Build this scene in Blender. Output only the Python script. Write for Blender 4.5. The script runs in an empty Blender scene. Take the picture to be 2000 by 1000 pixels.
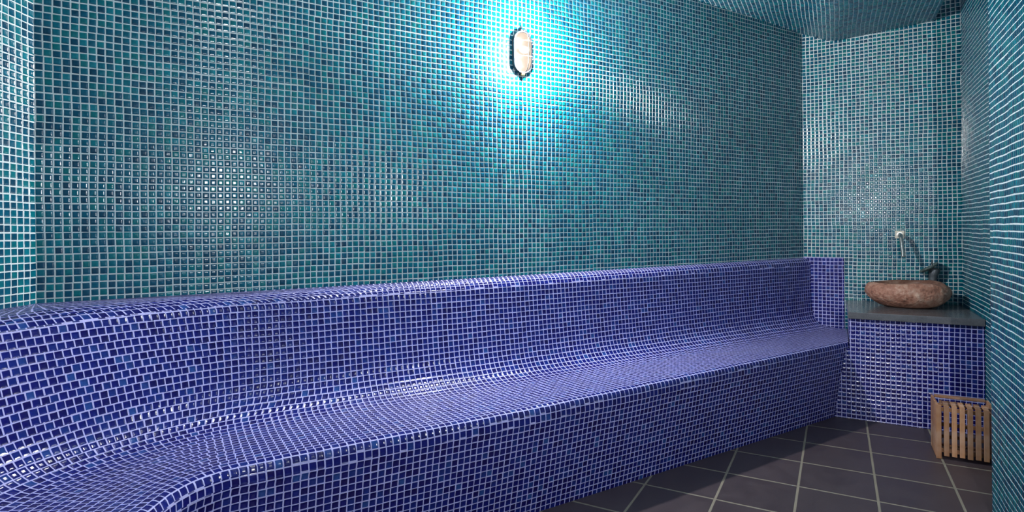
import bpy, bmesh, math, random
import numpy as np
from mathutils import Vector, Matrix
from math import sin, cos, tan, pi, sqrt, radians, hypot, floor as ifloor
random.seed(7)
scn = bpy.context.scene
COL = scn.collection

# ------------------------------------------------------------------ camera
# world: origin at the camera, x along the long wall, y into it, z up
HEAD = radians(59.3)            # camera heading, counter-clockwise from +x
ROLL = radians(0.5)
F_PX, CX, CY, W, H = 1130.0, 1000.0, 446.0, 2000.0, 1000.0
cam_d = bpy.data.cameras.new('camera')
cam_d.sensor_fit = 'HORIZONTAL'
cam_d.sensor_width = 36.0
cam_d.lens = 36.0 * F_PX / W
cam_d.shift_x = (W / 2 - CX) / W
cam_d.shift_y = -(H / 2 - CY) / W
cam_d.clip_start = 0.02
cam = bpy.data.objects.new('camera', cam_d)
COL.objects.link(cam)
fwd = Vector((cos(HEAD), sin(HEAD), 0))
rgt = Vector((sin(HEAD), -cos(HEAD), 0))
up = Vector((0, 0, 1))
r2 = rgt * cos(ROLL) - up * sin(ROLL)
u2 = rgt * sin(ROLL) + up * cos(ROLL)
M3 = Matrix((r2, u2, -fwd)).transposed()
cam.matrix_world = M3.to_4x4()
scn.camera = cam

# ------------------------------------------------------------------ light, exposure
scn.view_settings.view_transform = 'Standard'
scn.view_settings.look = 'None'
scn.view_settings.exposure = 0.35
scn.view_settings.gamma = 1.0
scn.view_settings.use_curve_mapping = False
world = bpy.data.worlds.new('world')
scn.world = world
world.use_nodes = True
bgn = world.node_tree.nodes['Background']
bgn.inputs['Color'].default_value = (0.80, 0.90, 1.0, 1)
bgn.inputs['Strength'].default_value = 0.5
LAMP_W = 132.0
LAMP2_W = 88.0
LAMP_COL = (1.0, 0.97, 0.95)
LAMP2_COL = (1.0, 0.98, 0.98)

# ------------------------------------------------------------------ frame of the room
T = 0.025                       # mosaic pitch
YW = 2.508                      # long wall
ZF = -1.16                      # floor
ZTOP = 1.95
LC = Vector((-0.387, YW))       # left corner
RC = Vector((3.927, YW))        # right corner
ED = Vector((0.5, -sqrt(3) / 2))    # along the end wall
EN = Vector((sqrt(3) / 2, 0.5))     # out through the end wall
LD = Vector((-0.5, -sqrt(3) / 2))   # along the left wall, towards the viewer
LN = Vector((sqrt(3) / 2, -0.5))    # left wall, inward
S_R = 0.912                     # right wall

def SA(s, a):
    return RC + ED * s - EN * a
def SA3(s, a, z):
    p = SA(s, a)
    return Vector((p.x, p.y, z))

# ------------------------------------------------------------------ helpers
def link(name, me, mat=None, parent=None):
    o = bpy.data.objects.new(name, me)
    COL.objects.link(o)
    if mat is not None:
        for m in (mat if isinstance(mat, (list, tuple)) else [mat]):
            me.materials.append(m)
    if parent is not None:
        o.parent = parent
    return o

def tag(o, label, cat, group=None):
    o['label'] = label
    o['category'] = cat
    if group:
        o['group'] = group
    return o

def struct(o):
    o['kind'] = 'structure'
    return o

def empty(name, loc=(0, 0, 0), rz=0.0):
    o = bpy.data.objects.new(name, None)
    o.empty_display_size = 0.05
    o.location = loc
    o.rotation_euler = (0, 0, rz)
    COL.objects.link(o)
    return o

def local(o):
    """matrix from world to the local frame of an empty"""
    return (Matrix.Translation(o.location) @ Matrix.Rotation(o.rotation_euler.z, 4, 'Z')).inverted()

def finish(bm, name, mat, parent=None, smooth=False, xf=None):
    if xf is not None:
        bmesh.ops.transform(bm, matrix=xf, verts=bm.verts)
    me = bpy.data.meshes.new(name)
    bm.normal_update()
    for f in bm.faces:
        f.smooth = smooth
    bm.to_mesh(me)
    bm.free()
    return link(name, me, mat, parent)

def bm_box(bm, M, size, bevel=0.0, seg=2):
    """box of the given size, centred in frame M"""
    t = bmesh.new()
    bmesh.ops.create_cube(t, size=1.0)
    bmesh.ops.scale(t, vec=size, verts=t.verts)
    if bevel > 0:
        bmesh.ops.bevel(t, geom=t.edges[:], offset=bevel, segments=seg, profile=0.6, affect='EDGES')
    bmesh.ops.transform(t, matrix=M, verts=t.verts)
    me = bpy.data.meshes.new('tmp')
    t.to_mesh(me); t.free()
    bm.from_mesh(me)
    bpy.data.meshes.remove(me)

def bm_tube(bm, pts, rad, n=16, cap=True):
    """tube through the points; rad is a number or a list"""
    pts = [Vector(p) for p in pts]
    R = rad if isinstance(rad, (list, tuple)) else [rad] * len(pts)
    rings = []
    t0 = (pts[1] - pts[0]).normalized()
    ref = Vector((0, 0, 1)) if abs(t0.z) < 0.9 else Vector((1, 0, 0))
    nrm = t0.cross(ref).normalized()
    for i, p in enumerate(pts):
        if i == 0: t = pts[1] - pts[0]
        elif i == len(pts) - 1: t = pts[-1] - pts[-2]
        else: t = (pts[i + 1] - pts[i]).normalized() + (pts[i] - pts[i - 1]).normalized()
        t.normalize()
        nrm = (nrm - t * nrm.dot(t)).normalized()
        b = t.cross(nrm)
        rings.append([bm.verts.new(p + (nrm * cos(2 * pi * k / n) + b * sin(2 * pi * k / n)) * R[i]) for k in range(n)])
    for a, b in zip(rings, rings[1:]):
        for k in range(n):
            bm.faces.new((a[k], a[(k + 1) % n], b[(k + 1) % n], b[k]))
    if cap:
        bm.faces.new(list(reversed(rings[0])))
        bm.faces.new(rings[-1])

def prism(name, poly, z0, z1, mat, u0=0.0, cap=True, parent=None, bevel=0.0, swap=False):
    """upright prism over a plan polygon; UV in tiles, rows counted from z = 0"""
    bm = bmesh.new()
    uv = bm.loops.layers.uv.new('UVMap')
    n = len(poly)
    lo = [bm.verts.new((p[0], p[1], z0)) for p in poly]
    hi = [bm.verts.new((p[0], p[1], z1)) for p in poly]
    u = u0
    for i in range(n):
        j = (i + 1) % n
        L = hypot(poly[j][0] - poly[i][0], poly[j][1] - poly[i][1]) / T
        f = bm.faces.new((lo[i], lo[j], hi[j], hi[i]))
        for l, c in zip(f.loops, ((u, z0 / T), (u + L, z0 / T), (u + L, z1 / T), (u, z1 / T))):
            l[uv].uv = c
        u += L
    if cap:
        f = bm.faces.new(hi)
        for l in f.loops:
            l[uv].uv = ((l.vert.co.x) / T, l.vert.co.y / T)
        f = bm.faces.new(list(reversed(lo)))
        for l in f.loops:
            l[uv].uv = ((l.vert.co.x) / T, l.vert.co.y / T)
    bmesh.ops.recalc_face_normals(bm, faces=bm.faces)
    return finish(bm, name, mat, parent)

# ------------------------------------------------------------------ materials
def new_mat(name):
    m = bpy.data.materials.new(name)
    m.use_nodes = True
    nt = m.node_tree
    nt.nodes.clear()
    out = nt.nodes.new('ShaderNodeOutputMaterial')
    b = nt.nodes.new('ShaderNodeBsdfPrincipled')
    nt.links.new(b.outputs[0], out.inputs[0])
    return m, nt, b, out

class NB:
    """little node builder"""
    def __init__(s, nt): s.nt = nt
    def n(s, t, **k):
        x = s.nt.nodes.new(t)
        for a, v in k.items(): setattr(x, a, v)
        return x
    def put(s, sock, v):
        if hasattr(v, 'is_output') or isinstance(v, bpy.types.NodeSocket): s.nt.links.new(v, sock)
        else: sock.default_value = v
    def m(s, op, a, b=0.0, c=0.0):
        x = s.n('ShaderNodeMath', operation=op)
        s.put(x.inputs[0], a); s.put(x.inputs[1], b); s.put(x.inputs[2], c)
        return x.outputs[0]
    def vm(s, op, a, b=(0, 0, 0)):
        x = s.n('ShaderNodeVectorMath', operation=op)
        s.put(x.inputs[0], a); s.put(x.inputs[1], b)
        return x.outputs[0]
    def xyz(s, v):
        x = s.n('ShaderNodeSeparateXYZ'); s.put(x.inputs[0], v); return x.outputs
    def comb(s, a, b, c=0.0):
        x = s.n('ShaderNodeCombineXYZ')
        for i, v in enumerate((a, b, c)): s.put(x.inputs[i], v)
        return x.outputs[0]
    def mix(s, f, a, b, t='RGBA'):
        x = s.n('ShaderNodeMix', data_type=t)
        if t == 'RGBA':
            s.put(x.inputs[0], f); s.put(x.inputs[6], a); s.put(x.inputs[7], b); return x.outputs[2]
        s.put(x.inputs[0], f); s.put(x.inputs[2], a); s.put(x.inputs[3], b); return x.outputs[0]
    def sm(s, v, lo, hi):
        x = s.n('ShaderNodeMapRange', interpolation_type='SMOOTHSTEP')
        s.put(x.inputs[0], v); s.put(x.inputs[1], lo); s.put(x.inputs[2], hi)
        return x.outputs[0]
    def noise(s, vec, scale, detail=2.0, out=0):
        x = s.n('ShaderNodeTexNoise'); s.put(x.inputs['Vector'], vec)
        x.inputs['Scale'].default_value = scale; x.inputs['Detail'].default_value = detail
        return x.outputs[out]

def mosaic(name, cols, grout, gap=0.075, jit=0.028, wave=0.05, gloss=0.09, tilt=0.55, seed=0.0, hue=0.35, dirt=0.12):
    """glass mosaic: one UV unit per tile"""
    m, nt, b, out = new_mat(name)
    N = NB(nt)
    uvn = N.n('ShaderNodeUVMap', uv_map='UVMap').outputs[0]
    uv = N.vm('ADD', uvn, (seed, seed * 0.7, 0))
    w = N.vm('SUBTRACT', N.noise(uv, 0.13, 1.0, 1), (0.5, 0.5, 0.5))
    sc = N.n('ShaderNodeVectorMath', operation='SCALE'); N.put(sc.inputs[0], w); sc.inputs['Scale'].default_value = wave * 4
    p = N.vm('ADD', uv, sc.outputs[0])
    cell = N.vm('FLOOR', N.vm('ADD', p, (0.0005, 0.0005, 0)))
    cx_, cy_, _ = N.xyz(cell)
    cell2 = N.comb(cx_, cy_, seed)
    wn = N.n('ShaderNodeTexWhiteNoise', noise_dimensions='3D'); N.put(wn.inputs[0], cell2)
    wn2 = N.n('ShaderNodeTexWhiteNoise', noise_dimensions='3D'); N.put(wn2.inputs[0], N.vm('ADD', cell2, (31.7, 11.3, 5.1)))
    r1, r2_, r3 = N.xyz(wn.outputs[1])
    q1, q2, q3 = N.xyz(wn2.outputs[1])
    fx, fy, _ = N.xyz(N.vm('FRACTION', N.vm('ADD', p, (1000.0005, 1000.0005, 0))))
    fx = N.m('SUBTRACT', fx, 0.5); fy = N.m('SUBTRACT', fy, 0.5)
    jx = N.m('MULTIPLY', N.m('SUBTRACT', r1, 0.5), jit * 2)
    jy = N.m('MULTIPLY', N.m('SUBTRACT', r2_, 0.5), jit * 2)
    lx = N.m('ADD', fx, jx); ly = N.m('ADD', fy, jy)
    rr = 0.06
    h = N.m('SUBTRACT', 0.5 - gap - rr, N.m('MULTIPLY', q3, 0.018))
    ax = N.m('SUBTRACT', N.m('ABSOLUTE', lx), h)
    ay = N.m('SUBTRACT', N.m('ABSOLUTE', ly), h)
    mx = N.m('MAXIMUM', ax, 0.0); my = N.m('MAXIMUM', ay, 0.0)
    d1 = N.m('SQRT', N.m('ADD', N.m('MULTIPLY', mx, mx), N.m('MULTIPLY', my, my)))
    sd = N.m('SUBTRACT', N.m('ADD', d1, N.m('MINIMUM', N.m('MAXIMUM', ax, ay), 0.0)), rr)
    mask = N.sm(sd, 0.012, -0.012)      # 1 on the tile
    # colour of each tile
    ramp = N.n('ShaderNodeValToRGB')
    ramp.color_ramp.interpolation = 'LINEAR'
    el = ramp.color_ramp.elements
    while len(el) > 1: el.remove(el[-1])
    for i, (pos, c) in enumerate(cols):
        e = el[0] if i == 0 else el.new(pos)
        e.position = pos; e.color = (*c, 1)
    N.put(ramp.inputs[0], r3)
    inner = N.noise(N.vm('ADD', p, (7.7, 3.1, 0)), 1.9, 2.0)
    tc = N.mix(1.0, ramp.outputs[0], ramp.outputs[0])
    hsv = N.n('ShaderNodeHueSaturation')
    N.put(hsv.inputs['Color'], ramp.outputs[0])
    N.put(hsv.inputs['Value'], N.m('ADD', N.m('MULTIPLY', inner, hue * 2), 1.0 - hue))
    stain = N.noise(p, 0.06, 3.0)
    g2 = N.mix(N.m('MULTIPLY', N.sm(stain, 0.45, 0.75), dirt), (*grout, 1), (grout[0] * 0.55, grout[1] * 0.5, grout[2] * 0.38, 1))
    gn = N.noise(p, 6.0, 2.0)
    g3 = N.n('ShaderNodeHueSaturation'); N.put(g3.inputs['Color'], g2)
    N.put(g3.inputs['Value'], N.m('ADD', N.m('MULTIPLY', gn, 0.4), 0.8))
    N.put(b.inputs['Base Color'], N.mix(mask, g3.outputs[0], hsv.outputs[0]))
    N.put(b.inputs['Roughness'], N.mix(mask, 0.75, N.m('ADD', N.m('MULTIPLY', q1, 0.08), gloss), 'FLOAT'))
    N.put(b.inputs['Specular IOR Level'], N.mix(mask, 0.25, 0.5, 'FLOAT'))
    # relief: pillowed, slightly tilted tiles with a rippled surface
    pil = N.m('POWER', N.sm(sd, 0.0, -0.30), 0.6)
    tl = N.m('ADD', N.m('MULTIPLY', N.m('SUBTRACT', q1, 0.5), lx), N.m('MULTIPLY', N.m('SUBTRACT', q2, 0.5), ly))
    rip = N.m('SUBTRACT', N.noise(N.vm('ADD', p, N.vm('MULTIPLY', wn.outputs[1], (9, 9, 9))), 1.3, 1.0), 0.5)
    hgt = N.m('ADD', N.m('ADD', pil, N.m('MULTIPLY', tl, tilt)), N.m('MULTIPLY', rip, 0.55))
    hgt = N.m('ADD', N.m('MULTIPLY', hgt, mask), N.m('MULTIPLY', gn, N.m('MULTIPLY', N.m('SUBTRACT', 1.0, mask), 0.15)))
    bp = N.n('ShaderNodeBump')
    bp.inputs['Strength'].default_value = 1.0
    bp.inputs['Distance'].default_value = 0.0016
    N.put(bp.inputs['Height'], hgt)
    N.put(b.inputs['Normal'], bp.outputs[0])
    return m

def glass_tile(name, cols, gloss=0.16, tilt=0.5, hue=0.3, spec=0.5, dist=0.0014):
    """the face of modelled mosaic tiles: UV integer part = which tile, fraction = where on it"""
    m, nt, b, out = new_mat(name)
    N = NB(nt)
    uv = N.n('ShaderNodeUVMap', uv_map='UVMap').outputs[0]
    cx_, cy_, _ = N.xyz(N.vm('FLOOR', uv))
    cell = N.comb(cx_, cy_, 3.0)
    wn = N.n('ShaderNodeTexWhiteNoise', noise_dimensions='3D'); N.put(wn.inputs[0], cell)
    wn2 = N.n('ShaderNodeTexWhiteNoise', noise_dimensions='3D'); N.put(wn2.inputs[0], N.vm('ADD', cell, (31.7, 11.3, 5.1)))
    r1, r2_, r3 = N.xyz(wn.outputs[1]); q1, q2, q3 = N.xyz(wn2.outputs[1])
    fx, fy, _ = N.xyz(N.vm('FRACTION', uv))
    lx = N.m('SUBTRACT', fx, 0.5); ly = N.m('SUBTRACT', fy, 0.5)
    ramp = N.n('ShaderNodeValToRGB')
    el = ramp.color_ramp.elements
    while len(el) > 1: el.remove(el[-1])
    for k, (pos, c) in enumerate(cols):
        e = el[0] if k == 0 else el.new(pos)
        e.position = pos; e.color = (*c, 1)
    N.put(ramp.inputs[0], r3)
    inner = N.noise(N.vm('ADD', uv, (7.7, 3.1, 0)), 1.9, 2.0)
    hsv = N.n('ShaderNodeHueSaturation'); N.put(hsv.inputs['Color'], ramp.outputs[0])
    N.put(hsv.inputs['Value'], N.m('ADD', N.m('MULTIPLY', inner, hue * 2), 1.0 - hue))
    N.put(b.inputs['Base Color'], hsv.outputs[0])
    N.put(b.inputs['Roughness'], N.m('ADD', N.m('MULTIPLY', q1, 0.08), gloss))
    b.inputs['Specular IOR Level'].default_value = spec
    e2 = N.m('MAXIMUM', N.m('ABSOLUTE', lx), N.m('ABSOLUTE', ly))
    pil = N.m('POWER', N.sm(e2, 0.44, 0.16), 0.7)
    tl = N.m('ADD', N.m('MULTIPLY', N.m('SUBTRACT', q1, 0.5), lx), N.m('MULTIPLY', N.m('SUBTRACT', q2, 0.5), ly))
    rip = N.m('SUBTRACT', N.noise(N.vm('ADD', uv, N.vm('MULTIPLY', wn.outputs[1], (9, 9, 9))), 1.3, 1.0), 0.5)
    bp = N.n('ShaderNodeBump'); bp.inputs['Distance'].default_value = dist
    N.put(bp.inputs['Height'], N.m('ADD', N.m('ADD', pil, N.m('MULTIPLY', tl, tilt)), N.m('MULTIPLY', rip, 0.55)))
    N.put(b.inputs['Normal'], bp.outputs[0])
    return m

def grout_mat(name, col, dirt=0.35):
    m, nt, b, out = new_mat(name)
    N = NB(nt)
    uv = N.n('ShaderNodeUVMap', uv_map='UVMap').outputs[0]
    stain = N.sm(N.noise(uv, 0.06, 3.0), 0.42, 0.72)
    gn = N.noise(uv, 5.0, 3.0)
    c = N.mix(N.m('MULTIPLY', stain, dirt), (*col, 1), (col[0] * 0.62, col[1] * 0.55, col[2] * 0.45, 1))
    h = N.n('ShaderNodeHueSaturation'); N.put(h.inputs['Color'], c)
    N.put(h.inputs['Value'], N.m('ADD', N.m('MULTIPLY', gn, 0.4), 0.8))
    N.put(b.inputs['Base Color'], h.outputs[0])
    b.inputs['Roughness'].default_value = 0.8
    b.inputs['Specular IOR Level'].default_value = 0.2
    return m

TEAL = [(0.0, (0.0, 0.046, 0.096)), (0.3, (0.0, 0.083, 0.152)), (0.65, (0.0, 0.120, 0.178)), (0.88, (0.0, 0.142, 0.165)), (1.0, (0.002, 0.175, 0.24))]
BLUE = [(0.0, (0.005, 0.003, 0.090)), (0.4, (0.005, 0.006, 0.135)), (0.8, (0.006, 0.012, 0.165)), (0.95, (0.008, 0.024, 0.185)), (1.0, (0.018, 0.060, 0.26))]
M_teal = mosaic('teal_mosaic', TEAL, (0.62, 0.70, 0.69), gap=0.068)
M_blue = mosaic('blue_mosaic', BLUE, (0.46, 0.46, 0.82), gap=0.068, seed=13.0, dirt=0.25, hue=0.22, gloss=0.15)

M_tile = glass_tile('teal_glass_tile', TEAL)
M_grout = grout_mat('pale_grout', (0.66, 0.75, 0.77))

def floor_mat():
    m, nt, b, out = new_mat('floor_tile')
    N = NB(nt)
    uv = N.n('ShaderNodeUVMap', uv_map='UVMap').outputs[0]
    cell = N.vm('FLOOR', uv)
    wn = N.n('ShaderNodeTexWhiteNoise', noise_dimensions='3D'); N.put(wn.inputs[0], cell)
    fx, fy, _ = N.xyz(N.vm('FRACTION', N.vm('ADD', uv, (100, 100, 0))))
    e = N.m('MAXIMUM', N.m('ABSOLUTE', N.m('SUBTRACT', fx, 0.5)), N.m('ABSOLUTE', N.m('SUBTRACT', fy, 0.5)))
    mask = N.sm(e, 0.485, 0.481)
    n1 = N.noise(uv, 3.0, 6.0); n2 = N.noise(uv, 45.0, 4.0)
    r = N.m('ADD', N.m('MULTIPLY', n1, 0.5), N.m('ADD', N.m('MULTIPLY', n2, 0.35), N.m('MULTIPLY', wn.outputs[0], 0.15)))
    c = N.mix(r, (0.020, 0.014, 0.017, 1), (0.098, 0.074, 0.083, 1))
    g = N.mix(n1, (0.17, 0.150, 0.12, 1), (0.27, 0.24, 0.19, 1))
    N.put(b.inputs['Base Color'], N.mix(mask, g, c))
    N.put(b.inputs['Roughness'], N.mix(mask, 0.85, N.m('ADD', N.m('MULTIPLY', n1, 0.25), 0.32), 'FLOAT'))
    bp = N.n('ShaderNodeBump'); bp.inputs['Distance'].default_value = 0.0012
    N.put(bp.inputs['Height'], N.m('ADD', mask, N.m('MULTIPLY', n2, 0.18)))
    N.put(b.inputs['Normal'], bp.outputs[0])
    return m
M_floor = floor_mat()

def plain(name, col, rough=0.5, metal=0.0, nscale=30.0, amt=0.15, bump=0.0, spec=0.5, stretch=None):
    m, nt, b, out = new_mat(name)
    N = NB(nt)
    co = N.n('ShaderNodeTexCoord').outputs['Object']
    if stretch: co = N.vm('MULTIPLY', co, stretch)
    n = N.noise(co, nscale, 5.0)
    lo = tuple(c * (1 - amt) for c in col) + (1,)
    hi = tuple(min(1, c * (1 + amt)) for c in col) + (1,)
    N.put(b.inputs['Base Color'], N.mix(N.sm(n, 0.3, 0.7), lo, hi))
    b.inputs['Roughness'].default_value = rough
    b.inputs['Metallic'].default_value = metal
    b.inputs['Specular IOR Level'].default_value = spec
    if bump:
        bp = N.n('ShaderNodeBump'); bp.inputs['Distance'].default_value = bump
        N.put(bp.inputs['Height'], n); N.put(b.inputs['Normal'], bp.outputs[0])
    return m

M_steel = plain('brushed_steel', (0.62, 0.60, 0.57), 0.28, 1.0, 60, 0.12)
M_iron = plain('dark_slate_metal', (0.10, 0.115, 0.13), 0.42, 0.55, 40, 0.3)
M_bronze = plain('lamp_bronze', (0.10, 0.095, 0.11), 0.4, 1.0, 60, 0.3)
M_wire = plain('guard_wire_black', (0.006, 0.006, 0.007), 0.7, 0.0, 60, 0.2, spec=0.1)
M_copper = plain('lamp_copper', (0.55, 0.24, 0.10), 0.4, 0.8, 60, 0.2)
M_plate = plain('cream_plate', (0.66, 0.62, 0.52), 0.4, 0.0, 30, 0.08)
M_dark = plain('drain_dark', (0.02, 0.02, 0.02), 0.5)

def slate_mat():
    m, nt, b, out = new_mat('grey_slate')
    N = NB(nt)
    co = N.n('ShaderNodeTexCoord').outputs['Object']
    n1 = N.noise(N.vm('MULTIPLY', co, (1, 3, 6)), 6.0, 6.0); n2 = N.noise(co, 140.0, 4.0)
    c = N.mix(N.m('ADD', N.m('MULTIPLY', n1, 0.6), N.m('MULTIPLY', n2, 0.4)), (0.040, 0.042, 0.050, 1), (0.19, 0.195, 0.215, 1))
    N.put(b.inputs['Base Color'], c)
    N.put(b.inputs['Roughness'], N.m('ADD', N.m('MULTIPLY', n1, 0.20), 0.06))
    bp = N.n('ShaderNodeBump'); bp.inputs['Distance'].default_value = 0.0006
    N.put(bp.inputs['Height'], n2); N.put(b.inputs['Normal'], bp.outputs[0])
    return m
M_slate = slate_mat()

def stone_mat(inside=False):
    m, nt, b, out = new_mat('polished_bowl_stone' if inside else 'rough_river_stone')
    N = NB(nt)
    co = N.n('ShaderNodeTexCoord').outputs['Object']
    n1 = N.noise(N.vm('MULTIPLY', co, (1, 1, 1.6)), 9.0, 8.0)
    n2 = N.noise(co, 60.0, 8.0)
    n3 = N.noise(N.vm('ADD', co, (3.3, 1.2, 8)), 22.0, 6.0)
    ramp = N.n('ShaderNodeValToRGB')
    el = ramp.color_ramp.elements
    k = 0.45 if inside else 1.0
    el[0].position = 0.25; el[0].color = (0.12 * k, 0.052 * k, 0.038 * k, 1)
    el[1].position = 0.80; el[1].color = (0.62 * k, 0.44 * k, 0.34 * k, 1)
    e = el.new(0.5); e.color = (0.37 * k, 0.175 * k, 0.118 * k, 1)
    N.put(ramp.inputs[0], N.m('ADD', N.m('MULTIPLY', N.m('ADD', N.m('MULTIPLY', n1, 0.42), N.m('ADD', N.m('MULTIPLY', n2, 0.33), N.m('MULTIPLY', n3, 0.25))), 1.7), -0.35))
    N.put(b.inputs['Base Color'], ramp.outputs[0])
    b.inputs['Roughness'].default_value = 0.35 if inside else 0.62
    bp = N.n('ShaderNodeBump'); bp.inputs['Distance'].default_value = 0.001 if inside else 0.011
    N.put(bp.inputs['Height'], N.m('ADD', N.m('MULTIPLY', n2, 0.5), n3)); N.put(b.inputs['Normal'], bp.outputs[0])
    return m
M_stone, M_bowl = stone_mat(), stone_mat(True)

def wood_mat():
    m, nt, b, out = new_mat('cedar_wood')
    N = NB(nt)
    co = N.n('ShaderNodeTexCoord').outputs['Object']
    oi = N.n('ShaderNodeObjectInfo').outputs['Random']
    cv = N.vm('ADD', N.vm('MULTIPLY', co, (1.0, 1.0, 0.12)), N.comb(N.m('MULTIPLY', oi, 9.0), 0.0, 0.0))
    n1 = N.noise(cv, 90.0, 5.0)
    n2 = N.noise(co, 9.0, 3.0)
    c = N.mix(n1, (0.19, 0.066, 0.024, 1), (0.60, 0.29, 0.125, 1))
    c2 = N.mix(N.sm(n2, 0.35, 0.7), c, (0.52, 0.32, 0.22, 1))
    hs = N.n('ShaderNodeHueSaturation'); N.put(hs.inputs['Color'], c2)
    N.put(hs.inputs['Value'], N.m('ADD', N.m('MULTIPLY', oi, 0.6), 0.65))
    N.put(b.inputs['Base Color'], hs.outputs[0])
    b.inputs['Roughness'].default_value = 0.5
    bp = N.n('ShaderNodeBump'); bp.inputs['Distance'].default_value = 0.0005
    N.put(bp.inputs['Height'], n1); N.put(b.inputs['Normal'], bp.outputs[0])
    return m
M_wood = wood_mat()

def glass_mat():
    """frosted glass of a lit lamp: glows warm all over, the bulb shows through"""
    m = bpy.data.materials.new('frosted_lamp_glass')
    m.use_nodes = True
    nt = m.node_tree; nt.nodes.clear()
    N = NB(nt)
    out = N.n('ShaderNodeOutputMaterial')
    tr = N.n('ShaderNodeBsdfTransparent'); tr.inputs[0].default_value = (1, 0.97, 0.93, 1)
    em = N.n('ShaderNodeEmission'); em.inputs[0].default_value = (1.0, 0.80, 0.62, 1); em.inputs[1].default_value = 0.78
    gl = N.n('ShaderNodeBsdfGlossy'); gl.inputs['Roughness'].default_value = 0.25
    c = N.n('ShaderNodeMixShader'); c.inputs[0].default_value = 0.90
    nt.links.new(tr.outputs[0], c.inputs[1]); nt.links.new(em.outputs[0], c.inputs[2])
    d = N.n('ShaderNodeMixShader'); d.inputs[0].default_value = 0.0
    nt.links.new(c.outputs[0], d.inputs[1]); nt.links.new(gl.outputs[0], d.inputs[2])
    nt.links.new(d.outputs[0], out.inputs[0])
    return m
M_glass = glass_mat()

def emit_mat(name, col, strength):
    m = bpy.data.materials.new(name); m.use_nodes = True
    nt = m.node_tree; nt.nodes.clear()
    o = nt.nodes.new('ShaderNodeOutputMaterial'); e = nt.nodes.new('ShaderNodeEmission')
    e.inputs[0].default_value = (*col, 1); e.inputs[1].default_value = strength
    nt.links.new(e.outputs[0], o.inputs[0])
    return m
M_bulb = emit_mat('bulb_glow', (1.0, 0.92, 0.82), 14.0)

# ------------------------------------------------------------------ modelled mosaic sheets
def sheet(fn, nu0, nu1, nv0, nv1, clip=None, gap=0.066, hgt=0.0013, seed=1, keep=None):
    """raised bevelled tiles on the surface fn(u, v) -> point, normal (u, v in tiles)"""
    rng = np.random.default_rng(seed)
    U, V = np.meshgrid(np.arange(nu0, nu1), np.arange(nv0, nv1), indexing='ij')
    U = U.ravel().astype(float); V = V.ravel().astype(float)
    if keep is not None:
        k = keep(U + 0.5, V + 0.5); U = U[k]; V = V[k]
    n = len(U)
    # sheets of 12 x 12 tiles sit a hair out of line with each other; rows wander a little
    su = np.floor(U / 12).astype(int); sv = np.floor(V / 12).astype(int)
    tab = rng.uniform(-0.035, 0.035, (97, 89, 2))
    off = tab[su % 97, sv % 89]
    ou = off[:, 0] + 0.05 * np.sin(U * 0.13 + V * 0.31 + seed) + 0.03 * np.sin(V * 0.9 + seed * 2) + rng.uniform(-0.022, 0.022, n)
    ov = off[:, 1] + 0.05 * np.sin(U * 0.11 - V * 0.07 + seed) + 0.03 * np.sin(U * 0.7 + seed) + rng.uniform(-0.022, 0.022, n)
    rot = rng.uniform(-0.03, 0.03, n)
    hs = 0.5 - gap + rng.uniform(-0.012, 0.006, n)
    verts = np.zeros((n, 8, 3)); uvs = np.zeros((n, 8, 2))
    for k, (a, b) in enumerate(((-1, -1), (1, -1), (1, 1), (-1, 1))):
        for lay, (ins, h) in enumerate(((0.0, -0.0004), (0.045, hgt))):
            x = a * (hs - ins); y = b * (hs - ins)
            lu = x - y * rot; lv = y + x * rot
            uu = U + 0.5 + ou + lu; vv = V + 0.5 + ov + lv
            uu = np.clip(uu, nu0 + 0.03, nu1 - 0.03) if clip is None else uu
            if clip is not None: uu, vv = clip(uu, vv)
            P, Nn = fn(uu, vv)
            verts[:, lay * 4 + k] = P + Nn * h
            uvs[:, lay * 4 + k, 0] = U + 0.5 + lu * 0.97; uvs[:, lay * 4 + k, 1] = V + 0.5 + lv * 0.97
    q = np.array([[4, 5, 6, 7], [0, 1, 5, 4], [1, 2, 6, 5], [2, 3, 7, 6], [3, 0, 4, 7]])
    faces = (np.arange(n)[:, None, None] * 8 + q[None]).reshape(-1, 4)
    luv = uvs[np.arange(n)[:, None, None], q[None]].reshape(-1, 2)
    return verts.reshape(-1, 3), faces, luv

def add_sheet(o, data):
    """join a sheet of tiles to a wall object; slot 0 = grout, slot 1 = tile"""
    vt, fc, luv = data
    me = o.data
    n0 = len(me.vertices)
    v0 = np.empty(n0 * 3); me.vertices.foreach_get('co', v0)
    f0 = [tuple(p.vertices) for p in me.polygons]
    uv0 = np.empty(len(me.loops) * 2); me.uv_layers[0].data.foreach_get('uv', uv0)
    new = bpy.data.meshes.new(o.name)
    new.from_pydata(np.vstack([v0.reshape(-1, 3), vt]).tolist(), [], f0 + (fc + n0).tolist())
    lay = new.uv_layers.new(name='UVMap')
    lay.data.foreach_set('uv', np.concatenate([uv0, luv.ravel()]))
    mi = np.concatenate([np.zeros(len(f0), dtype=np.int32), np.ones(len(fc), dtype=np.int32)])
    new.materials.append(M_grout); new.materials.append(M_tile)
    new.polygons.foreach_set('material_index', mi)
    new.update()
    o.data = new
    bpy.data.meshes.remove(me)

def plane_fn(p0, du, nrm, k=1.0):
    p0 = np.array([p0[0], p0[1], 0.0]); du = np.array([du[0], du[1], 0.0]) * T * k; nn = np.array([nrm[0], nrm[1], 0.0])
    up_ = np.array([0, 0, T])
    return lambda u, v: (p0 + u[:, None] * du + v[:, None] * up_, nn)

# ------------------------------------------------------------------ room shell
def v2(p, q=None): return (p[0], p[1])
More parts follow.
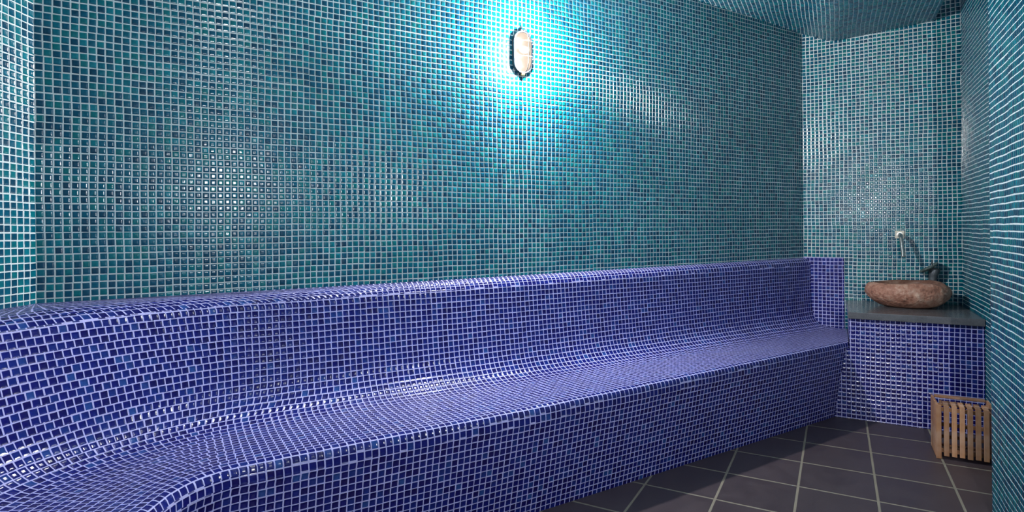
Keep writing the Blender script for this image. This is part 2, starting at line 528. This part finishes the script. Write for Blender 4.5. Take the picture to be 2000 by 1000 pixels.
# long wall (behind the bench)
th = 0.12
w = struct(prism('wall_back', [v2(LC), v2(RC), v2(RC + Vector((0.07, th))), v2(LC + Vector((-0.07, th)))], ZF, ZTOP, None))
add_sheet(w, sheet(plane_fn(LC, (1, 0), (0, -1), 4.314 / T / 173), 0, 173, -12, 59, seed=3))
# left wall
LE = LC + LD * 2.62
w = struct(prism('wall_left', [v2(LE), v2(LC), v2(LC + Vector((-0.07, th))), v2(LE - LN * th)], ZF, ZTOP, None))
add_sheet(w, sheet(plane_fn(LC, LD, LN), 0, 104, -14, 59, seed=5))
# end wall
E1 = SA(S_R, 0)
w = struct(prism('wall_end', [v2(RC), v2(E1), v2(E1 + EN * th + ED * th), v2(RC + Vector((0.07, th)))], ZF, ZTOP, None))
add_sheet(w, sheet(plane_fn(RC, ED, -EN, S_R / T / 36), 0, 36, -30, 76, seed=8))
# right wall with the deeper pier standing out of it nearer the camera
R1 = SA(S_R, 1.75)
w = struct(prism('wall_right', [v2(E1), v2(R1), v2(R1 + ED * th), v2(E1 + EN * th + ED * th)], ZF, ZTOP, None))
add_sheet(w, sheet(plane_fn(E1, -EN, -ED), 0, 70, -46, 76, seed=9))
S_P = 0.735
Q0, Q1 = SA(S_P, 1.747), SA(S_P, 6.0)
w = struct(prism('wall_pier', [v2(Q0), v2(Q1), v2(Q1 + ED * 0.5), v2(Q0 + ED * 0.5)], ZF, ZTOP, None))
add_sheet(w, sheet(plane_fn(Q0, -EN, -ED), 0, 170, -46, 54, seed=11))

# floor: square tiles laid parallel to the end wall
def make_floor():
    bm = bmesh.new(); uv = bm.loops.layers.uv.new('UVMap')
    pts = [LC, RC, E1, SA(S_R, 6.0), LE]
    vs = [bm.verts.new((p.x, p.y, ZF)) for p in pts]
    f = bm.faces.new(vs)
    for l, p in zip(f.loops, pts):
        s = (p - RC).dot(ED); a = (RC - p).dot(EN)
        l[uv].uv = ((s - 0.05) / 0.302, (a - 0.885) / 0.3015)
    r = bmesh.ops.extrude_face_region(bm, geom=[f])
    bmesh.ops.translate(bm, vec=(0, 0, -0.1), verts=[v for v in r['geom'] if isinstance(v, bmesh.types.BMVert)])
    bmesh.ops.recalc_face_normals(bm, faces=bm.faces)
    return struct(finish(bm, 'floor', M_floor))
make_floor()

# ceiling: a tiled soffit that sags towards the end wall and stops short of the right wall
def ceil_z(s):
    pts = [(-3.0, 1.50), (-1.2, 1.445), (-0.54, 1.413), (-0.25, 1.400), (-0.06, 1.388), (0.0, 1.378), (0.06, 1.355), (0.14, 1.315), (0.19, 1.298), (0.225, 1.295), (0.30, 1.300), (0.776, 1.333)]
    if s <= pts[0][0]: return pts[0][1]
    for (a, za), (b, zb) in zip(pts, pts[1:]):
        if s <= b:
            return za + (zb - za) * (s - a) / (b - a)
    return pts[-1][1]

def make_ceiling():
    bm = bmesh.new(); uv = bm.loops.layers.uv.new('UVMap')
    ss = [-3.2, -2.6, -2.1, -1.6, -1.2, -0.9, -0.7, -0.54, -0.4, -0.25, -0.15, -0.06, -0.02, 0.0]
    k = 0.02
    while k < 0.35: ss.append(k); k += 0.02
    ss += [0.45, 0.55, 0.65, 0.735, 0.776]
    aend = 6.0
    cum = 0.0; cols = []
    prev = None
    for s in ss:
        z = sum(ceil_z(s + d) for d in (-0.02, -0.01, 0, 0.01, 0.02)) / 5 if 0.0 < s < 0.5 else ceil_z(s)
        if prev: cum += hypot(s - prev[0], z - prev[1])
        prev = (s, z)
        a0 = 0.0 if s >= 0 else -1.7320508 * s
        row = []
        for i in range(9):
            a = a0 + (aend + 0.0 - a0) * i / 8 if s < 0 else aend * i / 8
            row.append((bm.verts.new(SA3(s, a, z)), cum / T, a / T))
        cols.append(row)
    for c0, c1 in zip(cols, cols[1:]):
        for i in range(8):
            q = (c0[i], c1[i], c1[i + 1], c0[i + 1])
            f = bm.faces.new([x[0] for x in q])
            for l, x in zip(f.loops, q): l[uv].uv = (x[1], x[2])
    # thickness
    r = bmesh.ops.extrude_face_region(bm, geom=bm.faces[:])
    bmesh.ops.translate(bm, vec=(0, 0, 0.10), verts=[v for v in r['geom'] if isinstance(v, bmesh.types.BMVert)])
    bmesh.ops.recalc_face_normals(bm, faces=bm.faces)
    o = struct(finish(bm, 'ceiling', None, smooth=False))
    sx = np.array([sum(ceil_z(q) * 0 + q for _ in (0,)) for q in ss]); zx = []
    for q in ss: zx.append(sum(ceil_z(q + d) for d in (-0.02, -0.01, 0, 0.01, 0.02)) / 5 if 0.0 < q < 0.5 else ceil_z(q))
    zx = np.array(zx)
    cu = np.concatenate([[0], np.cumsum(np.hypot(np.diff(sx), np.diff(zx)))]) / T
    rc = np.array([RC.x, RC.y]); ed = np.array(ED); en = np.array(EN)
    def fn(u, v):
        sq = np.interp(u, cu, sx); zq = np.interp(u, cu, zx)
        dz = np.interp(u + 0.3, cu, zx) - np.interp(u - 0.3, cu, zx)
        dx = np.interp(u + 0.3, cu, sx) - np.interp(u - 0.3, cu, sx) + 1e-9
        sl = dz / dx
        nrm = np.stack([ed[0] * sl, ed[1] * sl, -np.ones_like(sl)], 1)
        nrm /= np.linalg.norm(nrm, axis=1)[:, None]
        xy = rc + sq[:, None] * ed - (v * T)[:, None] * en
        return np.column_stack([xy, zq]), nrm
    def clip(u, v):
        u = np.clip(u, 0, cu[-1] - 0.03)
        sq = np.interp(u, cu, sx)
        return u, np.maximum(v, np.maximum(0.04, -1.7320508 * sq / T + 0.04))
    def keep(u, v):
        sq = np.interp(u, cu, sx)
        return (v * T > -1.7320508 * sq - 0.01) & (u < cu[-1]) & (v * T < 3.736 + 2.1 + 0 * sq) & (v * T < 3.736 + (sq + 2.157) / 0.5 * 0.866 * 1.0 + 0.02)
    add_sheet(o, sheet(fn, 0, int(cu[-1]) + 1, 0, 240, clip=clip, seed=14, keep=keep))
    return o
make_ceiling()
# roof over the slot beside the soffit
struct(prism('ceiling_slot', [v2(SA(0.60, 0)), v2(SA(S_R + th, 0)), v2(SA(S_R + th, 1.747)), v2(SA(0.60, 1.747))], ZTOP - 0.02, ZTOP + 0.06, M_teal))
# blue mosaic panel on the end wall beside the bench back
struct(prism('trim_1', [v2(SA(-0.002, 0.007)), v2(SA(0.25, 0.007)), v2(SA(0.25, -0.001)), v2(SA(-0.002, -0.001))], -0.80, -0.224, M_blue, u0=0.3))

# ------------------------------------------------------------------ the moulded bench
# profile points: d, z along the middle; d, z at the right end; offset from the left wall; corner radius
PR = [
    (0.000, -0.240, 0.000, -0.229, 0.000, 0.001),
    (0.020, -0.246, 0.018, -0.235, 0.050, 0.80),
    (0.040, -0.261, 0.034, -0.250, 0.090, 0.95),
    (0.053, -0.284, 0.041, -0.280, 0.115, 1.00),   # 3 ledge nosing
    (0.058, -0.330, 0.042, -0.330, 0.125, 1.00),
    (0.070, -0.460, 0.044, -0.450, 0.150, 0.98),
    (0.086, -0.580, 0.048, -0.570, 0.175, 0.95),
    (0.098, -0.625, 0.054, -0.625, 0.190, 0.92),
    (0.118, -0.662, 0.068, -0.665, 0.210, 0.88),
    (0.150, -0.690, 0.100, -0.698, 0.240, 0.82),
    (0.190, -0.705, 0.150, -0.714, 0.280, 0.76),
    (0.250, -0.712, 0.220, -0.718, 0.340, 0.68),   # 11
    (0.400, -0.710, 0.345, -0.713, 0.490, 0.48),
    (0.560, -0.704, 0.475, -0.706, 0.645, 0.27),
    (0.594, -0.704, 0.508, -0.704, 0.677, 0.24),
    (0.606, -0.712, 0.518, -0.712, 0.688, 0.235),
    (0.611, -0.728, 0.522, -0.730, 0.694, 0.23),   # 16 lip grout
    (0.613, -0.757, 0.522, -0.757, 0.696, 0.23),   # 17
    (0.607, -0.782, 0.517, -0.782, 0.690, 0.23),   # 18
    (0.525, -1.162, 0.475, -1.162, 0.600, 0.30),
]
def cum_len(idx=(0, 1)):
    c = [0.0]
    for a, b in zip(PR, PR[1:]): c.append(c[-1] + hypot(b[idx[0]] - a[idx[0]], b[idx[1]] - a[idx[1]]))
    return c
CL = cum_len()
def prof(t):
    """profile attributes at arclength t, smoothed with a Catmull-Rom curve"""
    t = max(0, min(CL[-1], t))
    i = 0
    while i < len(CL) - 2 and CL[i + 1] < t: i += 1
    k = (t - CL[i]) / (CL[i + 1] - CL[i])
    a = PR[i]; b = PR[i + 1]
    m0 = PR[i - 1] if i > 0 else a; m3 = PR[i + 2] if i + 2 < len(PR) else b
    c0 = CL[i - 1] if i > 0 else CL[i] - (CL[i + 1] - CL[i]); c3 = CL[i + 2] if i + 2 < len(PR) else CL[i + 1] + (CL[i + 1] - CL[i])
    h = CL[i + 1] - CL[i]
    out = []
    for j in range(6):
        ta = (b[j] - m0[j]) / (CL[i + 1] - c0) * h
        tb = (m3[j] - a[j]) / (c3 - CL[i]) * h
        if i == 0: ta = (b[j] - a[j])
        if i + 2 >= len(PR): tb = b[j] - a[j]
        k2, k3 = k * k, k * k * k
        out.append((2 * k3 - 3 * k2 + 1) * a[j] + (k3 - 2 * k2 + k) * ta + (-2 * k3 + 3 * k2) * b[j] + (k3 - k2) * tb)
    out[5] = max(out[5], 0.001)
    return out

NS, NA, NL = 64, 40, 16
X_BLEND0, X_BLEND1 = 1.2, 3.9
def x_end(d, front):
    e = 0.007
    if d < 0.232: return 3.927 + 0.577 * d - e
    return 4.061 - 1.732 * (d - 0.232) - 0.004
def path(pt, front):
    dM, zM, dR, zR, dl, R = pt
    c = Vector((LC.x + (dl + R - 0.5 * (dM + R)) / 0.8660254, YW - dM - R))
    xe = x_end(dR if True else dM, front)
    for _ in range(4):
        w = min(1, max(0, (xe - X_BLEND0) / (X_BLEND1 - X_BLEND0)))
        xe = x_end(dM + (dR - dM) * w, front)
    out = []
    for i in range(NS + 1):
        x = xe + (c.x - xe) * i / NS
        w = min(1, max(0, (x - X_BLEND0) / (X_BLEND1 - X_BLEND0)))
        out.append((Vector((x, YW - (dM + (dR - dM) * w), zM + (zR - zM) * w)), (4.0 - x) / T))
    u = out[-1][1]
    for i in range(1, NA + 1):
        an = radians(90 + 60 * i / NA)
        p = c + Vector((cos(an), sin(an))) * R
        out.append((Vector((p.x, p.y, zM)), u + radians(60 * i / NA) * R / T))
    u = out[-1][1]; p0 = Vector((out[-1][0].x, out[-1][0].y))
    for i in range(1, NL + 1):
        L = 1.85 * i / NL
        p = p0 + LD * L
        out.append((Vector((p.x, p.y, zM)), u + L / T))
    return out

def bench_part(name, rows, mat, parent, front, ledge=False):
    """rows: list of (t0, t1, v0, v1, variable)"""
    bm = bmesh.new(); uv = bm.loops.layers.uv.new('UVMap')
    cache = {}
    def ring(t):
        k = round(t, 6)
        if k not in cache:
            pa = path(prof(t), front)
            cache[k] = (pa, [bm.verts.new(p) for p, _ in pa])
        return cache[k]
    for (t0, t1, va, vb, sub) in rows:
        mid = path(prof((t0 + t1) / 2), front)
        # towards the curved corner the rows slip out of step with each other
        ph = (0.5 if int(abs(va)) % 2 else 0.0) + random.uniform(-0.22, 0.22)
        if va != vb:
            mid = [(p_, u_ + ph * (lambda k: k * k * (3 - 2 * k))(min(1, max(0, (0.26 - p_.x) / 0.36)))) for p_, u_ in mid]
        for q in range(sub):
            ta = t0 + (t1 - t0) * q / sub; tb = t0 + (t1 - t0) * (q + 1) / sub
            v0 = va + (vb - va) * q / sub; v1 = va + (vb - va) * (q + 1) / sub
            A, VA = ring(ta); B, VB = ring(tb)
            for i in range(len(VA) - 1):
                # a little of each row's own shear keeps the joints square to the row
                ia = A[i][1]; f = bm.faces.new((VA[i], VA[i + 1], VB[i + 1], VB[i]))
                cs = []
                for (src, k, vv_) in ((A, i, v0), (A, i + 1, v0), (B, i + 1, v1), (B, i, v1)):
                    w = min(1.0, max(0.0, (k - (NS - 14)) / 14.0))
                    w = w * w * (3 - 2 * w)
                    cs.append((src[k][1] * (1 - w) + mid[k][1] * w if k < NS else mid[k][1], vv_))
                for l, c in zip(f.loops, cs): l[uv].uv = c
    if ledge:
        # the ledge widens in the corner: count its rows back from the nosing
        ts = sorted(t for t in cache if t <= round(tN - G / 2, 6) + 1e-9)
        vat = {}
        for i in range(NS + NA + NL + 1):
            acc = 0.0
            for a, b in zip(reversed(ts), reversed(ts[:-1])):
                vat[cache[a][1][i]] = -3 + acc / T
                acc += (cache[a][1][i].co - cache[b][1][i].co).length
            vat[cache[ts[0]][1][i]] = -3 + acc / T
        for f in bm.faces:
            if all(vv in vat for vv in f.verts):
                for l in f.loops: l[uv].uv = (l[uv].uv[0], vat[l.vert])
    bmesh.ops.recalc_face_normals(bm, faces=bm.faces)
    return finish(bm, name, mat, parent, smooth=True)

bench = empty('tiled_bench', (1.6, 2.0, ZF))
tag(bench, 'long moulded steam room bench in cobalt blue mosaic, curving round the left corner', 'bench')
G = 0.0042                      # extra grout along the nosings
def rows_between(ta, tb, v0, sub=2):
    n = max(1, round((tb - ta) / T))
    h = (tb - ta) / n
    return [(ta + i * h, ta + (i + 1) * h, v0 - i, v0 - i - 1, sub) for i in range(n)], v0 - n

tN, tS, tL1, tL2, tL3, tE = CL[3], CL[11], CL[16], CL[17], CL[18], CL[-1]
v = 0
rows_a, v = rows_between(0.0, tN - G / 2, v, 2)
rows_a.append((tN - G / 2, tN + G / 2, v, v, 1))
rb, v = rows_between(tN + G / 2, tS, v, 2)
rows_a += rb
rows_s, v = rows_between(tS, tL1 - G / 2, v, 2)
rows_f = [(tL1 - G / 2, tL1 + G / 2, v, v, 1)]
rb, v = rows_between(tL1 + G / 2, tL2 - G / 2, v, 2); rows_f += rb
rows_f.append((tL2 - G / 2, tL2 + G / 2, v, v, 1))
rb, v = rows_between(tL2 + G / 2, tE, v, 2); rows_f += rb
xb = Matrix.Translation((-1.6, -2.0, -ZF))
for nm, rw, fr in (('backrest', rows_a, False), ('seat', rows_s, False), ('front_face', rows_f, True)):
    o = bench_part(nm, rw, M_blue, bench, fr, nm == 'backrest')
    o.data.transform(xb)

# ------------------------------------------------------------------ wash stand
counter = empty('washstand', SA3(0.268, 0.64, ZF))
tag(counter, 'built-in washstand block clad in blue mosaic in the far right corner', 'washstand')
cl = local(counter)
def base_prism():
    L0, A1 = 0.270, 0.640
    ps = [SA(L0, 0.003), SA(L0, A1), SA(S_R - 0.004, A1), SA(S_R - 0.004, 0.003)]
    o = prism('cabinet_body', [v2(p) for p in ps], ZF + 0.001, -0.556, M_blue, u0=0.25, parent=counter)
    o.data.transform(cl)
    ps = [SA(0.10, A1), SA(L0, A1), SA(L0, A1 - 0.03), SA(0.10, A1 - 0.03)]
    o = prism('plinth_return', [v2(p) for p in ps], ZF + 0.001, -0.742, M_blue, u0=0.25 + (A1 - 0.003) / T - 0.17 / T, parent=counter)
    o.data.transform(cl)
base_prism()
bm = bmesh.new()
Mx = Matrix(((ED.x, -EN.x, 0, 0), (ED.y, -EN.y, 0, 0), (0, 0, 1, 0), (0, 0, 0, 1)))
def frame(s, a, z):
    m = Mx.copy(); p = SA3(s, a, z)
    m.translation = p
    return m
bm_box(bm, frame((0.262 + S_R - 0.003) / 2, (0.003 + 0.660) / 2, -0.5365), (S_R - 0.265, 0.657, 0.039), 0.0025)
slab = finish(bm, 'countertop', M_slate)
tag(slab, 'thick dark grey slate countertop on the blue tiled washstand', 'countertop')

# ------------------------------------------------------------------ stone basin
bas = empty('stone_basin', SA3(0.585, 0.240, -0.517), math.atan2(ED.y, ED.x))
tag(bas, 'reddish brown river stone vessel basin on the slate countertop', 'basin')
def basin():
    from mathutils import noise
    NT = 96
    ell = lambda k: (0.222, 0.205)
    prof_o = [(0.0, 0.0), (0.30, 0.0), (0.52, 0.001), (0.68, 0.012), (0.84, 0.035), (0.95, 0.062), (1.0, 0.090), (0.985, 0.118), (0.93, 0.140), (0.86, 0.152), (0.79, 0.156)]
    prof_i = [(0.79, 0.156), (0.75, 0.150), (0.71, 0.135), (0.62, 0.105), (0.48, 0.075), (0.30, 0.058), (0.12, 0.052), (0.0, 0.051)]
    def build(pr, inner_, name, mat, amp):
        bm = bmesh.new(); rings = []
        # refine
        pp = []
        for (a, za), (b, zb) in zip(pr, pr[1:]):
            for k in range(3): pp.append((a + (b - a) * k / 3, za + (zb - za) * k / 3))
        pp.append(pr[-1])
        for rr_, z in pp:
            if rr_ < 1e-6:
                rings.append([bm.verts.new((0, 0, z))]); continue
            row = []
            for k in range(NT):
                t = 2 * pi * k / NT
                x, y = 0.222 * cos(t), 0.186 * sin(t)
                lump = 1 + 0.045 * noise.noise(Vector((cos(t) * 1.3, sin(t) * 1.3, z * 6 + 3.1))) + 0.03 * cos(2 * t + 0.6)
                wz = (0.010 * noise.noise(Vector((cos(t) * 1.1 + 5, sin(t) * 1.1, 0.3))) + 0.004 * cos(t)) * (z / 0.156)
                fine = amp * noise.noise(Vector((x * rr_ * 28, y * rr_ * 28, z * 28)))
                n = rr_ * lump * (1 + 0.07 * (1 if inner_ == 0 else 0) * cos(t) * (1 - z / 0.156)) + fine / 0.2
                row.append(bm.verts.new((x * n, y * n, max(0.0, z + wz + fine * 0.5) if z > 0 else 0.0)))
            rings.append(row)
        for a, b in zip(rings, rings[1:]):
            if len(a) == 1:
                for k in range(NT): bm.faces.new((a[0], b[(k + 1) % NT], b[k]))
            elif len(b) == 1:
                for k in range(NT): bm.faces.new((a[k], a[(k + 1) % NT], b[0]))
            else:
                for k in range(NT): bm.faces.new((a[k], a[(k + 1) % NT], b[(k + 1) % NT], b[k]))
        bmesh.ops.recalc_face_normals(bm, faces=bm.faces)
        return finish(bm, name, mat, bas, smooth=True)
    build(prof_o, 0, 'outer_stone', M_stone, 0.004)
    o = build(prof_i, 1, 'hollow', M_bowl, 0.0015)
    o.data.flip_normals()
    bm = bmesh.new()
    bmesh.ops.create_cone(bm, cap_ends=True, segments=24, radius1=0.022, radius2=0.020, depth=0.004, matrix=Matrix.Translation((0, 0, 0.058)))
    finish(bm, 'drain', M_steel, bas)
basin()

# ------------------------------------------------------------------ wall spout
sp = empty('wall_spout', SA3(0.576, 0.0, -0.064), math.atan2(ED.y, ED.x))
tag(sp, 'bent steel water spout pipe coming out of the end wall above the basin', 'spout')
# local axes: x along the wall, y out through the wall (so -y is into the room)
bm = bmesh.new()
bm_box(bm, Matrix.Translation((0, -0.003, 0)), (0.052, 0.005, 0.052), 0.001)
finish(bm, 'wall_plate', M_plate, sp)
bm = bmesh.new()
pts = []
pts += [Vector((0, -0.005, 0)), Vector((0, -0.045, 0))]
R_ = 0.045
end_dir = Vector((0.008, -0.060, -0.135)).normalized()
c0 = Vector((0, -0.045, -R_))
tot = math.acos(max(-1, min(1, end_dir.dot(Vector((0, -1, 0))))))
for i in range(1, 11):
    an = tot * i / 10
    pts.append(c0 + Vector((0.002 * i / 10, -sin(an) * R_, cos(an) * R_)))
pts.append(pts[-1] + end_dir * 0.125)
bm_tube(bm, pts, 0.0115, 20, cap=False)
t2 = bmesh.new()
finish(bm, 'pipe', M_steel, sp, smooth=True)
bm = bmesh.new()
e = pts[-1]
bm_tube(bm, [e - end_dir * 0.02, e, e + end_dir * 0.0005], [0.0095, 0.0095, 0.0001], 20, cap=False)
bm_tube(bm, [e - end_dir * 0.001, e + end_dir * 0.002], [0.0122, 0.0122], 20, cap=False)
finish(bm, 'pipe_mouth', M_steel, sp, smooth=True)
bm = bmesh.new()
bm_tube(bm, [Vector((0, -0.0055, 0)), Vector((0, -0.011, 0))], [0.0175, 0.0165], 24)
finish(bm, 'collar', M_steel, sp, smooth=False)
t2.free()

# ------------------------------------------------------------------ waterfall tap
tap = empty('waterfall_tap', SA3(0.748, 0.046, -0.517), math.atan2(ED.y, ED.x))
tag(tap, 'dark waterfall tap with a tilted dished spout behind the stone basin', 'tap')
bm = bmesh.new()
bm_tube(bm, [(0, 0, 0), (0, 0, 0.008), (0, 0, 0.009), (0, 0, 0.15), (0.004, 0, 0.190), (0.012, 0, 0.222), (0.016, 0, 0.236)], [0.030, 0.030, 0.024, 0.023, 0.024, 0.030, 0.024], 28)
finish(bm, 'column', M_iron, tap, smooth=True)
# dished disc, tilted down towards the basin
def dish():
    bm = bmesh.new()
    nv = 36
    tilt = Matrix.Rotation(radians(-33), 4, 'Y')
    Mt = Matrix.Translation((-0.016, -0.004, 0.232)) @ tilt @ Matrix.Scale(1.0, 4, (1, 0, 0))
    prf = [(0.0, 0.000), (0.018, 0.000), (0.035, 0.003), (0.050, 0.009), (0.0565, 0.013), (0.058, 0.0115), (0.050, 0.004), (0.035, -0.003), (0.018, -0.006), (0.0, -0.006)]
    rings = []
    for r, z in prf:
        if r == 0: rings.append([bm.verts.new(Mt @ Vector((0, 0, z)))])
        else: rings.append([bm.verts.new(Mt @ Vector((r * 1.12 * cos(2 * pi * k / nv) - (0.0), r * 0.95 * sin(2 * pi * k / nv), z * (1.0 if cos(2 * pi * k / nv) > -0.8 else 0.55)))) for k in range(nv)])
    for a, b in zip(rings, rings[1:]):
        for k in range(nv):
            if len(a) == 1: bm.faces.new((a[0], b[k], b[(k + 1) % nv]))
            elif len(b) == 1: bm.faces.new((a[(k + 1) % nv], a[k], b[0]))
            else: bm.faces.new((a[k], b[k], b[(k + 1) % nv], a[(k + 1) % nv]))
    bmesh.ops.recalc_face_normals(bm, faces=bm.faces)
    return finish(bm, 'spout_dish', M_dish, tap, smooth=True)
M_dish = plain('greenish_bronze_dish', (0.20, 0.26, 0.24), 0.25, 0.6, 50, 0.3)
dish()
bm = bmesh.new()
bm_tube(bm, [(-0.004, 0, 0.228), (-0.002, 0, 0.262), (-0.001, 0, 0.264)], [0.0055, 0.0055, 0.003], 14)
bm_tube(bm, [(-0.002, 0, 0.262), (0.0, 0.0, 0.288), (0.0, 0, 0.290)], [0.0042, 0.0036, 0.002], 14)
finish(bm, 'lever', M_iron, tap, smooth=True)

# ------------------------------------------------------------------ slatted wooden box
crate = empty('slatted_box', SA3(0.632, 1.126, ZF), math.atan2(ED.y, ED.x))
tag(crate, 'small slatted cedar wood box standing on the floor in front of the blue washstand', 'box')
# local axes: x along the end wall direction, y towards the end wall (back of the box)
def slat(name, cx, cy, cz, sx, sy, sz, rx=0.0):
    bm = bmesh.new()
    bm_box(bm, Matrix.Translation((0, 0, 0)), (sx, sy, sz), 0.0012)
    o = finish(bm, name, M_wood, crate)
    o.location = (cx, cy, cz); o.rotation_euler = (rx, 0, 0)
    return o
CH, CWD, CD = 0.268, 0.0, 0.205
NSL = 8; P_ = 0.0312; SW = 0.0205
WID = P_ * (NSL - 1) + SW
for i in range(NSL):
    x = SW / 2 + i * P_
    full = i in (0, NSL - 1)
    jz = random.uniform(-0.0015, 0.0015)
    z0 = 0.0 if full else 0.017
    slat('front_slat', x, 0.007, (z0 + CH) / 2 + jz, SW + random.uniform(-0.001, 0.001), 0.013, CH - z0 - 0.003)
    if not full:
        slat('top_slat', x, 0.030 + 0.016, CH - 0.001, SW - 0.001, 0.052, 0.011, radians(random.uniform(-1, 1)))
    slat('back_slat', x, CD - 0.007, (0.03 + CH) / 2 - 0.01, 0.010, 0.008, CH - 0.06)
for j in range(4):
    y = 0.026 + 0.013 + j * 0.046
    slat('side_slat', 0.006, y + 0.004, CH / 2 + 0.001, 0.011, 0.037, CH - 0.004)
    slat('side_slat', WID - 0.006, y + 0.004, CH / 2 + 0.001, 0.011, 0.037, CH - 0.004)
slat('top_rail', WID / 2, CD - 0.016, CH - 0.0015, WID - 0.03, 0.030, 0.010)
slat('top_rail', WID / 2, 0.024, CH - 0.026, WID - 0.03, 0.012, 0.018)
slat('top_rail', WID / 2, 0.078, CH - 0.017, WID - 0.03, 0.016, 0.012)
slat('inner_rail', WID / 2, CD - 0.030, 0.125, WID - 0.03, 0.014, 0.018)
slat('inner_rail', WID / 2, CD - 0.030, 0.065, WID - 0.03, 0.014, 0.018)
slat('bottom_rail', WID / 2, 0.024, 0.040, WID - 0.03, 0.012, 0.020)
slat('bottom_rail', WID / 2, CD * 0.55, 0.022, WID - 0.03, 0.030, 0.012)
slat('bottom_rail', WID / 2, CD - 0.035, 0.022, WID - 0.03, 0.030, 0.012)

# ------------------------------------------------------------------ bulkhead lamp
def stadium(w, h, n=14):
    """outline of an upright rounded oval w wide and h tall, in the x-z plane"""
    r = w / 2; k = h / 2 - r * 1.05
    pts = []
    for i in range(n + 1):
        a = pi * i / n
        pts.append((r * cos(a), k + r * 1.05 * sin(a)))
    for i in range(n + 1):
        a = pi + pi * i / n
        pts.append((r * cos(a), -k + r * 1.05 * sin(a)))
    return pts
def loft(bm, layers, close_last=True, close_first=True):
    """layers: (w, h, y) rings"""
    rings = []
    for w, h, y in layers:
        rings.append([bm.verts.new((x, y, z)) for x, z in stadium(w, h)])
    n = len(rings[0])
    for a, b in zip(rings, rings[1:]):
        for k in range(n): bm.faces.new((a[k], a[(k + 1) % n], b[(k + 1) % n], b[k]))
    if close_first: bm.faces.new(rings[0])
    if close_last: bm.faces.new(list(reversed(rings[-1])))
    bmesh.ops.recalc_face_normals(bm, faces=bm.faces)

def bulkhead(loc, rz, label, watts, col):
    L = empty('bulkhead_lamp', loc, rz)       # local -y points into the room
    tag(L, label, 'lamp')
    Wd, Hh = 0.108, 0.218
    bm = bmesh.new()
    loft(bm, [(Wd, Hh, 0.0), (Wd, Hh, -0.019), (Wd - 0.004, Hh - 0.004, -0.021), (Wd - 0.016, Hh - 0.016, -0.021), (Wd - 0.018, Hh - 0.018, -0.012)], close_last=True)
    finish(bm, 'lamp_base', M_bronze, L, smooth=False)
    bm = bmesh.new()
    lay = []
    for i in range(9):
        t = i / 8 * pi / 2
        lay.append(((Wd - 0.020) * (0.35 + 0.65 * cos(t)), (Hh - 0.020) * (0.62 + 0.38 * cos(t)), -0.0135 - 0.029 * sin(t)))
    loft(bm, lay, close_first=False)
    g = finish(bm, 'glass_dome', M_glass, L, smooth=True)
    g.visible_shadow = True
    # bulb on its little holder
    bm = bmesh.new()
    bmesh.ops.create_uvsphere(bm, u_segments=20, v_segments=14, radius=0.013, matrix=Matrix.Translation((0, -0.027, 0.010)) @ Matrix.Diagonal((2.3, 0.6, 1.5, 1)))
    bl = finish(bm, 'bulb', M_bulb, L, smooth=True)
    # guard: one upright rib over the dome and two cross ribs
    def rib(fn, n=20, rad=0.0022):
        bm = bmesh.new(); bm_tube(bm, [fn(i / n) for i in range(n + 1)], rad, 8)
        finish(bm, 'guard_wire', M_wire, L, smooth=True)
    def upright(k):
        a = pi * k
        zz = cos(a) * (Hh / 2 - 0.004)
        yy = -0.018 - 0.056 * (sin(a) ** 0.40 if 0 < k < 1 else 0)
        return Vector((0, yy, zz))
    rib(upright, 36, 0.0017)
    for zc in (0.042, -0.034):
        def cross(k, zc=zc):
            a = pi * k
            return Vector((cos(a) * (Wd / 2 - 0.004), -0.018 - 0.056 * (sin(a) ** 0.5 if 0 < k < 1 else 0), zc))
        rib(cross, 26, 0.0014)
    for zc, m_ in ((Hh / 2 + 0.001, M_bronze), (-Hh / 2 - 0.001, M_copper)):
        bm = bmesh.new()
        bm_box(bm, Matrix.Translation((0, -0.012, zc)), (0.017, 0.016, 0.014), 0.003)
        bm_tube(bm, [(0, -0.020, zc), (0, -0.023, zc)], 0.0055, 12)
        finish(bm, 'screw_lug', m_, L)
    ld = bpy.data.lights.new('bulb_light', 'POINT')
    ld.energy = watts / 3; ld.color = col; ld.shadow_soft_size = 0.011
    for zc in (-0.055, 0.005, 0.062):
        lo = bpy.data.objects.new('bulb_light', ld); COL.objects.link(lo)
        lo.parent = L; lo.location = (0, -0.060, zc)
    return L
bulkhead((1.552, YW - 0.001, 0.893), 0.0, 'lit oval bulkhead lamp with wire guard on the long teal wall', LAMP_W, LAMP_COL)

# second lamp of the room, on the pier wall beside the photographer
p = SA(S_P - 0.001, 4.45)
bulkhead((p.x, p.y, 0.36), math.atan2(ED.y, ED.x) - pi / 2, 'lit oval bulkhead lamp on the wall beside the viewer', LAMP2_W, LAMP2_COL)
struct(prism('wall_near', [v2(LE), v2(SA(S_P + 0.3, 6.0)), v2(SA(S_P + 0.3, 6.12)), v2(LE - EN * 0.12)], ZF, ZTOP, M_teal))
